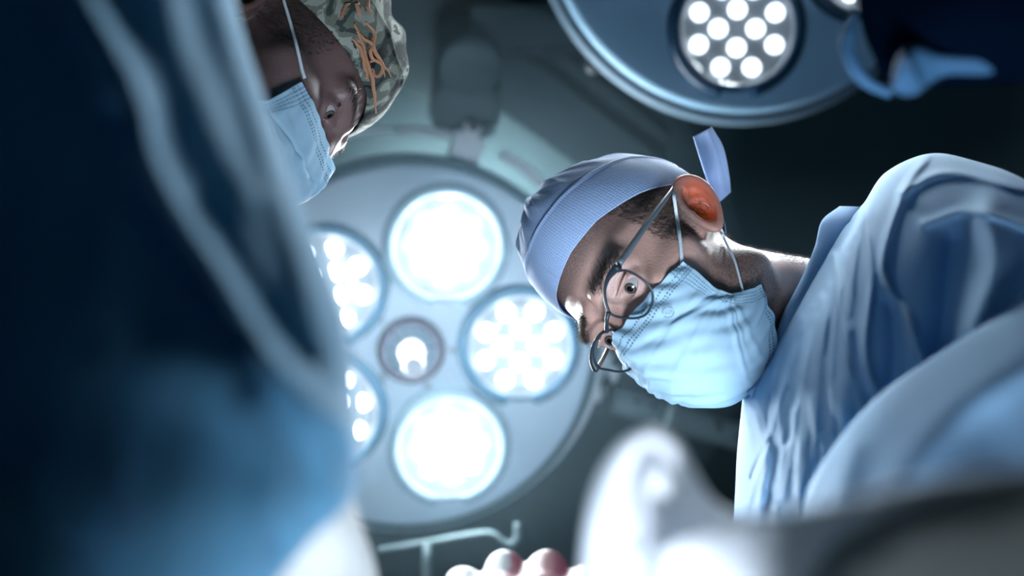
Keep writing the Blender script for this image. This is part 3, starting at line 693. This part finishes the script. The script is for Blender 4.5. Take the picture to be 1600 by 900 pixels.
# printed mark on the mask: broken circle with a small zigzag
def on_mask(s_, t_):
    j = np.clip((s_ + 1) / 2 * 419, 0, 418.99); i = np.clip(t_ * 239, 0, 238.99); return SA[int(i), int(j)] + NA[int(i), int(j)] * .0030
import itertools
PM = proj_all = None
Cc = h2c('A', SA + NA * .0022); PXm = 800 + FPX * Cc[..., 0] / -Cc[..., 2]; PYm = 450 - FPX * Cc[..., 1] / -Cc[..., 2]
def mask_at(px, py):
    d = (PXm - px) ** 2 + (PYm - py) ** 2; i, j = np.unravel_index(np.argmin(d), d.shape); return Cc[i, j]
c0 = mask_at(1045, 489); ex = mask_at(1051, 486) - c0; ex /= np.linalg.norm(ex); ey_ = mask_at(1048, 495) - c0; ey_ -= ex * (ex @ ey_); ey_ /= np.linalg.norm(ey_); nn = np.cross(ex, ey_); nn = nn if nn[2] > 0 else -nn
lg = []
for a0_, a1_ in ((20, 160), (190, 340)):
    q = np.radians(np.linspace(a0_, a1_, 20)); lg.append(tube(W(c0 + nn * .0022 + .0050 * (np.cos(q)[:, None] * ex + np.sin(q)[:, None] * ey_)), .00022, 6, 20, 1, False))
zz = [(-.0026, .0012), (-.002, -.0016), (-.0008, .0014), (-.0004, -.0012), (.0006, .0016), (.001, -.0012), (.0022, .0012), (.0027, -.0008)]
lg.append(tube(W(np.array([c0 + nn * .0022 + u * ex + v * ey_ for u, v in zz])), .0002, 6, 8, 1, False))
raw('printed_mark', *merge(*lg), M['black'], mkA)
# glasses
def on_plane(px, py, y0=.117, k=.10):
    o = c2h('A', np.zeros(3)); dr = cam_pt(px, py, 1) @ HEADS['A'][0]; t = (y0 - o[1] + k * o[2]) / (dr[1] - k * dr[2]); return o + dr * t
gl = raw('eyeglasses', *(lambda t_: (h2w('A', t_[0]), t_[1]))(tube(np.array([on_plane(951, 488, .118), on_plane(948, 500, .121), on_plane(948, 518, .118)]), [.0022, .0017, .0022], 10, 16)), M['frame'], pA)
Z = lambda l: [(900 + x / 3.75, 380 + y / 3.75) for x, y in l]
lens_a = Z([(235, 165), (290, 160), (345, 182), (400, 220), (438, 265), (450, 315), (440, 370), (408, 418), (355, 438), (290, 438), (225, 425), (190, 395), (171, 340), (168, 280), (180, 222), (203, 180)])
lens_b = Z([(165, 518), (205, 508), (262, 520), (320, 560), (365, 615), (375, 665), (355, 705), (310, 742), (250, 752), (190, 742), (130, 728), (106, 690), (98, 640), (106, 590), (130, 545)])
for nm, pl in (('lens_rim', lens_a), ('lens_rim', lens_b)):
    pts = np.array([on_plane(x, y) for x, y in pl + pl[:1]]); P = spline(pts, 80)
    n_ = len(P); rr = np.full(n_, .0009); 
    V, F = tube(P, rr, 8, n_, 1.4, False); rim = raw(nm, h2w('A', V), F, M['frame'], gl)
    c = P[:-1].mean(0); V = np.vstack([P[:-1], P[:-1] * .5 + c * .5 + np.array([0, .0012, 0]), c + np.array([0, .0016, 0])]); m_ = n_ - 1
    F = [(i, (i + 1) % m_, m_ + (i + 1) % m_, m_ + i) for i in range(m_)] + [(m_ + i, m_ + (i + 1) % m_, 2 * m_) for i in range(m_)]
    ln = raw('lens', h2w('A', V), F, M['glass'], gl)
# heavier brow bar along the top of each rim and hinge blocks
for pl in ([(951, 487), (946, 470), (945, 452), (950, 435), (958, 424), (966, 416)], [(948, 517), (938, 522), (929, 535), (925, 550), (926, 565), (932, 577)]):
    V, F = tube(np.array([on_plane(x, y, .1175) for x, y in pl]), [.0016, .0013, .0015, .0020, .0030, .0042], 8, 40); raw('brow_bar', h2w('A', V), F, M['frame'], gl)
t0 = on_plane(968, 412, .112); t3 = hit('A', 1046, 303, .003); t2 = t3 * .5 + t0 * .5 + np.array([-.003, 0, 0])
V, F = tube(np.array([t0, t2, t3, c2h('A', cam_pt(1062, 283, 1.095)), c2h('A', cam_pt(1090, 300, 1.11))]), [.0034, .0032, .0030, .0022, .002], 8, 40, .9); raw('temple_arm', h2w('A', V), F, mat('temple_grey', (.10, .13, .15), .4), gl)
t0 = on_plane(932, 578, .112); t1 = np.array([-t3[0], t3[1], t3[2]])
V, F = tube(np.array([t0, t0 * .5 + t1 * .5 + np.array([.006, 0, 0]), t1, t1 + np.array([0, -.03, -.01])]), .0024, 8, 30, .8); raw('temple_arm', h2w('A', V), F, M['frame'], gl)

# gown of the right surgeon
rA = [([(1347, 330), (1362, 430), (1352, 550), (1378, 640)], 7, .012), ([(1450, 243), (1412, 300), (1378, 420), (1417, 497), (1440, 563)], 7, .014),
      ([(1303, 400), (1315, 510), (1352, 660)], 6, .010), ([(1285, 470), (1290, 560), (1318, 660)], 8, .007), ([(1255, 500), (1262, 600), (1290, 720)], 8, .006),
      ([(1410, 300), (1480, 270), (1600, 295)], 8, .012), ([(1445, 350), (1520, 330), (1620, 360)], 7, .009),
      ([(1540, 330), (1555, 420), (1520, 520)], 24, .022), ([(1490, 380), (1480, 450), (1470, 540)], 22, -.022), ([(1395, 470), (1400, 540), (1395, 600)], 14, -.012),
      ([(1180, 640), (1195, 720), (1185, 820)], 7, .005), ([(1215, 590), (1222, 700), (1210, 830)], 7, .006), ([(1240, 640), (1248, 740), (1250, 830)], 7, .005),
      ([(1200, 690), (1183, 725), (1175, 745)], 4, -.006), ([(1330, 345), (1322, 420), (1330, 500)], 6, -.006), ([(1205, 620), (1200, 660), (1210, 700)], 5, -.004), ([(1232, 560), (1236, 640), (1228, 690)], 5, -.004)]
for q in range(32):
    x0 = 1170 + RNG.random() * 150; y0 = 560 + RNG.random() * 200; rA.append(([(x0, y0), (x0 + RNG.normal() * 5, y0 + 40), (x0 + RNG.normal() * 12, y0 + 85)], 4 + RNG.random() * 3, RNG.choice([-1, 1]) * .0015))
for q in range(14):                                  # long soft folds hanging from the collar
    x0 = 1235 + q * 9 + RNG.normal() * 4; y0 = 560 - q * 16; x1 = 1172 + q * 13 + RNG.normal() * 5
    rA.append(([(x0, y0), ((x0 + x1) / 2 - 4 + RNG.normal() * 4, y0 + 130), (x1, 800 - q * 6)], 4.5 + RNG.random() * 3, RNG.choice([-.7, 1, 1]) * .0042))
V, F = loft([(1308, 332), (1345, 322), (1383, 270), (1452, 240), (1525, 252), (1610, 285), (1760, 380)], [(1160, 622), (1150, 740), (1152, 900), (1210, 1010), (1400, 1080), (1650, 1080), (1850, 1000)],
            [1.13, 1.11, 1.06, 1.02, .98, .94, .9], [1.07, 1.01, .94, .88, .84, .80, .76], [.045, .09, .12, .14, .15, .16, .16], 300, 400, rA, .002, .8)
gownA = raw('surgical_gown', V, F, M['gown'], pA)
rS = [([(1600, 450), (1500, 530), (1372, 620), (1300, 700), (1262, 780)], 7, .006), ([(1600, 560), (1480, 650), (1400, 760)], 40, .01), ([(1330, 700), (1310, 800), (1290, 860)], 20, .006)]
V, F = loft([(1760, 330), (1640, 425), (1545, 500), (1450, 562), (1368, 622), (1300, 700), (1258, 780), (1248, 900)], [(2000, 900), (1900, 1000), (1800, 1080), (1700, 1120), (1600, 1150), (1500, 1150), (1440, 1130), (1400, 1100)],
            [.80, .79, .77, .76, .75, .75, .75, .74], [.62, .6, .58, .56, .55, .54, .53, .52], [.07] * 8, 140, 160, rS, .002, .75)
raw('sleeve', V, F, M['gown'], gownA)
col_out = [(1346, 323), (1336, 350), (1312, 392), (1285, 440), (1255, 490), (1228, 545), (1205, 598), (1186, 632)]
col_in = [(1312, 322), (1284, 345), (1273, 385), (1252, 435), (1224, 490), (1205, 545), (1190, 585), (1166, 612)]
V, F = loft(col_out, col_in, [1.09, 1.075, 1.055, 1.04, 1.03, 1.022, 1.018, 1.018], [1.12, 1.09, 1.065, 1.05, 1.04, 1.03, 1.022, 1.02], [.008, .010, .010, .010, .009, .009, .009, .009], 160, 40, [], .0008, .9)
raw('collar', V, F, M['collar'], gownA)

# ---------- surgeon on the left ----------
pB = thing('person', 'surgeon in camouflage cap and pale blue mask, partly hidden by a dark teal gown', 'person', at(150, 150, 1.0), 'surgeons around the table')
EC[:] = (.083, -.034, -.004)
bodyB, XB = build_head('B', M['skin_brown'], pB, .0019)
eyes('B', pB, (.12, .95, -.22))
hairs('B', pB, XB, M['hair'], M['hair'], .5)
def edge_B(a):
    z = np.interp(abs(((a + math.pi) % (2 * math.pi)) - math.pi), [0, .35, .8, 1.3, 1.75, 2.2, math.pi], [.066, .066, .054, .040, .030, .0, -.02])
    return math.asin(max(-.9, min(.95, (z - .050) / .0905)))
def bul_B(a, t): return .024 * math.sin(math.pi * min(1, t) ** .9 * .55) + .004 * t
def fol_B(a, t):
    e = min(1, max(0, (t - .2) * 4)); return e * (.0030 * math.sin(6 * a + 4 * t + 2) + .002 * math.sin(11 * a - 6 * t + 1))
capB = cap_mesh('surgical_cap', 'B', edge_B, bul_B, M['camo'], pB, fol_B)
rows_B = [[(x, y + .002, z - .001) for x, y, z in r] for r in mask_rows]
mkB, SB, NB = mask_mesh('B', pB, rows_B, None, seed=5)
surf_tube('B', [hit('B', 476, 122, .0045)] + loop_path('B', [(472, 110), (463, 70), (452, 30), (440, -10)], .003), .0016, mkB, 'ear_loop', M['loop'])

# twisted orange-brown rope print on the camouflage cap
def cap_pts(o, k, pix, lift=.0022):
    co = np.array([v.co for v in o.data.vertices]) + ORG[o.name]; X = (co - CAM) @ RC
    px = 800 + FPX * X[:, 0] / -X[:, 2]; py = 450 - FPX * X[:, 1] / -X[:, 2]; out = []
    for (a, b) in pix:
        d = (px - a) ** 2 + (py - b) ** 2; c = np.argsort(d)[:30]; c = c[d[c] < d[c[0]] + 16]; i = c[np.argmin(-X[c, 2])]; out.append(co[i] - lift * (co[i] - CAM) / np.linalg.norm(co[i] - CAM))
    return np.array(out)
for pix in ([(556, 36), (566, 60), (575, 90), (582, 120), (587, 150), (588, 178)], [(572, 34), (588, 58), (580, 84), (598, 100), (604, 120)], [(560, 50), (578, 66), (590, 84), (602, 104), (612, 120)],
            [(582, 96), (598, 98), (600, 112), (590, 120), (584, 108)], [(548, 2), (540, 16), (534, 30)], [(562, 0), (560, 14), (566, 26)], [(578, 0), (575, 12), (583, 22)], [(552, 60), (566, 78), (572, 100), (580, 128)]):
    V, F = tube(cap_pts(capB, 'B', [tuple(q) for q in spline(np.array(pix, float), 12)]), [.0012, .0022, .0024, .0020, .0010], 8, 30, .7); raw('rope_print', V, F, M['rope'], capB)

# gown of the left surgeon, very near
rB = [([(110, -40), (205, 130), (238, 255), (318, 385), (430, 560), (560, 690)], 22, .030), ([(330, -40), (395, 150), (440, 300), (480, 430), (535, 640)], 26, .014),
      ([(250, -40), (300, 120), (380, 300)], 30, .010), ([(190, 180), (240, 330), (370, 520)], 26, -.016), ([(290, 560), (400, 600), (500, 640)], 60, .02),
      ([(390, 640), (430, 740), (400, 860)], 28, .012), ([(480, 640), (520, 740), (500, 800)], 18, .010), ([(430, 820), (432, 860)], 10, -.02), ([(495, 790), (497, 815)], 9, -.02), ([(150, 560), (180, 720), (200, 830)], 18, .008),
      ([(300, 330), (380, 450), (470, 560)], 24, -.010)]
V, F = loft([(350, -120), (372, 20), (412, 150), (455, 275), (500, 385), (540, 500), (556, 600), (560, 700), (548, 780), (480, 850), (390, 960)],
            [(-400, -200), (-420, 0), (-430, 150), (-440, 300), (-430, 400), (-420, 500), (-400, 620), (-350, 750), (-300, 860), (-260, 950), (-240, 1060)],
            [.60, .58, .56, .54, .52, .50, .485, .475, .47, .47, .47], [.50, .48, .46, .44, .42, .41, .40, .39, .38, .38, .38], [.10, .10, .10, .10, .095, .09, .085, .08, .075, .07, .06], 220, 360, rB, .003, .9)
gownB = raw('surgical_gown', V, F, M['gown_left'], pB)
V, F = loft([(-200, 600), (-60, 690), (40, 760), (110, 840), (160, 960)], [(-300, 800), (-250, 900), (-200, 1000), (-150, 1060), (-60, 1120)], [.36] * 5, [.33] * 5, [.03] * 5, 60, 60, [([(-40, 720), (60, 800), (130, 900)], 20, .006)])
raw('gown_fold', V, F, M['gown_left'], gownB)
# gloved hand of the left surgeon: back of the hand, cuff, thumb and four curled fingers
def glove(k, origin, ex, ey, ez, sc, m, name, parent, stain=None):
    """hand frame: x across the knuckles, y from wrist to fingers, z out of the back of the hand"""
    def f(P):
        x, y, z = P
        d = cap(P, (0, -.09, -.004), (0, -.035, 0), .030, .029)
        d = smin(d, ell(P, (0, .0, 0), (.044, .052, .019)), .018)
        for i, (fx, ln, lift) in enumerate(((-.031, .034, .0), (-.0105, .040, .004), (.0105, .038, .004), (.030, .030, .0))):
            a = np.array((fx * .92, .040, lift)); b = a + np.array((fx * .12, ln, -.010)); c = b + np.array((0, .012, -.024)); e = c + np.array((0, -.010, -.020))
            d = smin(d, cap(P, a, b, .0112, .0098), .007); d = np.minimum(d, smin(cap(P, b, c, .0098, .0088), cap(P, c, e, .0088, .0078), .004))
            d = smin(d, ell(P, tuple(a + np.array((0, .002, .004))), (.0105, .011, .010)), .006)
        t0_ = np.array((.038, -.018, -.006)); t1_ = np.array((.058, .015, -.020)); t2_ = np.array((.050, .042, -.032))
        d = smin(d, cap(P, (.018, -.045, -.004), t0_, .018, .0155), .014); d = smin(d, cap(P, t0_, t1_, .0145, .0115), .006); d = smin(d, cap(P, t1_, t2_, .0112, .0095), .004)
        d = smin(d, np.maximum(np.abs(np.sqrt(x ** 2 + (z + .004) ** 2) - .0335) - .002, np.abs(y + .09) - .004), .003)   # rolled cuff
        return d
    X, F = surfnets(f, np.array([-.075, -.13, -.075]), np.array([.085, .115, .045]), .0022)
    R_ = np.stack([ex, ey, ez], 1); o = raw(name, W(X * sc @ R_.T + origin), F, m, parent)
    if stain is not None: set_attr(o, 'stain', stain(X))
    return o
def frame(y, z):
    y = np.array(y, float); y /= np.linalg.norm(y); z = np.array(z, float); z -= y * (z @ y); z /= np.linalg.norm(z); return np.cross(y, z), y, z
ex, ey, ez = frame((.25, -1.0, .10), (.75, .15, .6))
glove('B', cam_pt(488, 915, .58), ex, ey, ez, .95, M['latex'], 'surgical_glove', gownB)

# ---------- third figure in dark clothes, upper right corner ----------
pC = thing('person', 'person in dark navy sleeve with pale blue crumpled cuff in the top corner', 'person', at(1600, -100, .75), 'surgeons around the table')
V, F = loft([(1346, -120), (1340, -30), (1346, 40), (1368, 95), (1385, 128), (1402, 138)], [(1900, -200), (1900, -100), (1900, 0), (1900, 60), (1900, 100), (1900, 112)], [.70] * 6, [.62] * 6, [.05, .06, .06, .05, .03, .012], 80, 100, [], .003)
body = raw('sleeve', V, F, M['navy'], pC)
V, F = loft([(1392, 140), (1402, 90), (1430, 66), (1470, 82), (1530, 88), (1600, 92), (1720, 100)], [(1410, 150), (1432, 148), (1452, 132), (1480, 118), (1540, 118), (1600, 116), (1720, 120)], [.64] * 7, [.65] * 7, [.012, .02, .02, .015, .012, .010, .008], 90, 50, [([(1410, 80), (1425, 110), (1440, 140)], 8, .006)], .004)
raw('cuff', V, F, M['pale_blue'], pC)
V, F = tube(np.array([at(1335, 20, .70), at(1325, 70, .695), at(1336, 108, .69), at(1360, 132, .69), at(1392, 146, .69)]), [.002, .005, .005, .004, .003], 12, 40); raw('cuff_edge', V, F, M['pale_blue'], pC)

# ============================== DRAPES AND THE FOREGROUND HAND ==============================
dr = thing('surgical_drape', 'white surgical drape, lower fold coloured dark as shade, along the lower right, raised into a soft white peak', 'drape', at(1150, 960, .45))
V, F = loft([(1012, 668), (968, 694), (935, 740), (915, 800), (905, 870), (902, 960), (900, 1050)], [(1030, 670), (1062, 694), (1090, 745), (1124, 788), (1195, 818), (1290, 880), (1360, 1050)], [.455, .47, .49, .505, .515, .52, .525], [.455, .465, .475, .485, .495, .50, .505], [.008, .020, .026, .028, .028, .026, .024], 120, 160,
            [([(985, 850), (975, 770), (1000, 712), (1020, 702), (1050, 730), (1080, 790), (1110, 830)], 9, -.009), ([(1030, 760), (1040, 850), (1060, 950)], 40, .012)], .001)
raw('raised_fold', V, F, M['white_cloth'], dr)
V, F = loft([(1240, 960), (1258, 890), (1285, 830), (1340, 790), (1440, 752), (1640, 728), (1900, 700)], [(1215, 1100), (1250, 1100), (1290, 1100), (1350, 1100), (1450, 1100), (1640, 1100), (1900, 1100)], [.50, .47, .44, .41, .38, .35, .32], [.36, .33, .31, .29, .27, .25, .23], [.02, .03, .035, .035, .035, .035, .035], 120, 120, [([(1160, 812), (1290, 830), (1340, 1000)], 40, .006)], .001)
raw('lower_fold', V, F, M['shaded_drape'], dr)
V, F = loft([(1030, 850), (1090, 826), (1160, 806), (1290, 786), (1440, 748), (1640, 724), (1900, 700)], [(1030, 1000), (1100, 980), (1175, 985), (1245, 940), (1330, 835), (1640, 775), (1900, 745)], [.44, .43, .405, .375, .345, .32, .30], [.475, .465, .44, .41, .37, .34, .32], [.012, .014, .014, .012, .010, .008, .008], 100, 60, [], .001)
raw('hem', V, F, M['white_cloth'], dr)
ex, ey, ez = frame((.05, .42, -.9), (-.12, .92, .42))
hand = thing('gloved_hand', 'white gloved hand with red and pink stains below the large surgical light', 'gloved hand', at(810, 1050, .50))
glove('A', cam_pt(808, 1055, .70), ex, ey, ez, 1.4, M['blood'], 'glove', hand, stain=lambda X: np.clip(np.exp(-(((X[:, 0] - .035) / .024) ** 2)) * 2.2 + 1.0 * np.exp(-((X[:, 0] - .0) / .005) ** 2), 0, 1.6))

# ============================== HAZE ==============================
V, F = lathe([(.52 * math.sin(q), .52 * math.cos(q)) for q in np.linspace(.001, math.pi - .001, 40)], 64); V = V * np.array([1.0, 1.0, .8]) + at(640, 500, 1.75)
hz = raw('haze', V, F, M['wall'], None, False); hz['kind'] = 'stuff'; tag(hz, 'thin bluish haze hanging in the light of the surgical lamps', 'haze')
m = bpy.data.materials.new('haze'); m.use_nodes = True; nt = m.node_tree; nt.nodes.remove(nt.nodes['Principled BSDF'])
v = nt.nodes.new('ShaderNodeVolumeScatter'); v.inputs['Color'].default_value = (.55, .84, 1, 1); v.inputs['Density'].default_value = .022; v.inputs['Anisotropy'].default_value = .5
nt.links.new(v.outputs[0], nt.nodes['Material Output'].inputs['Volume']); hz.data.materials.clear(); hz.data.materials.append(m)
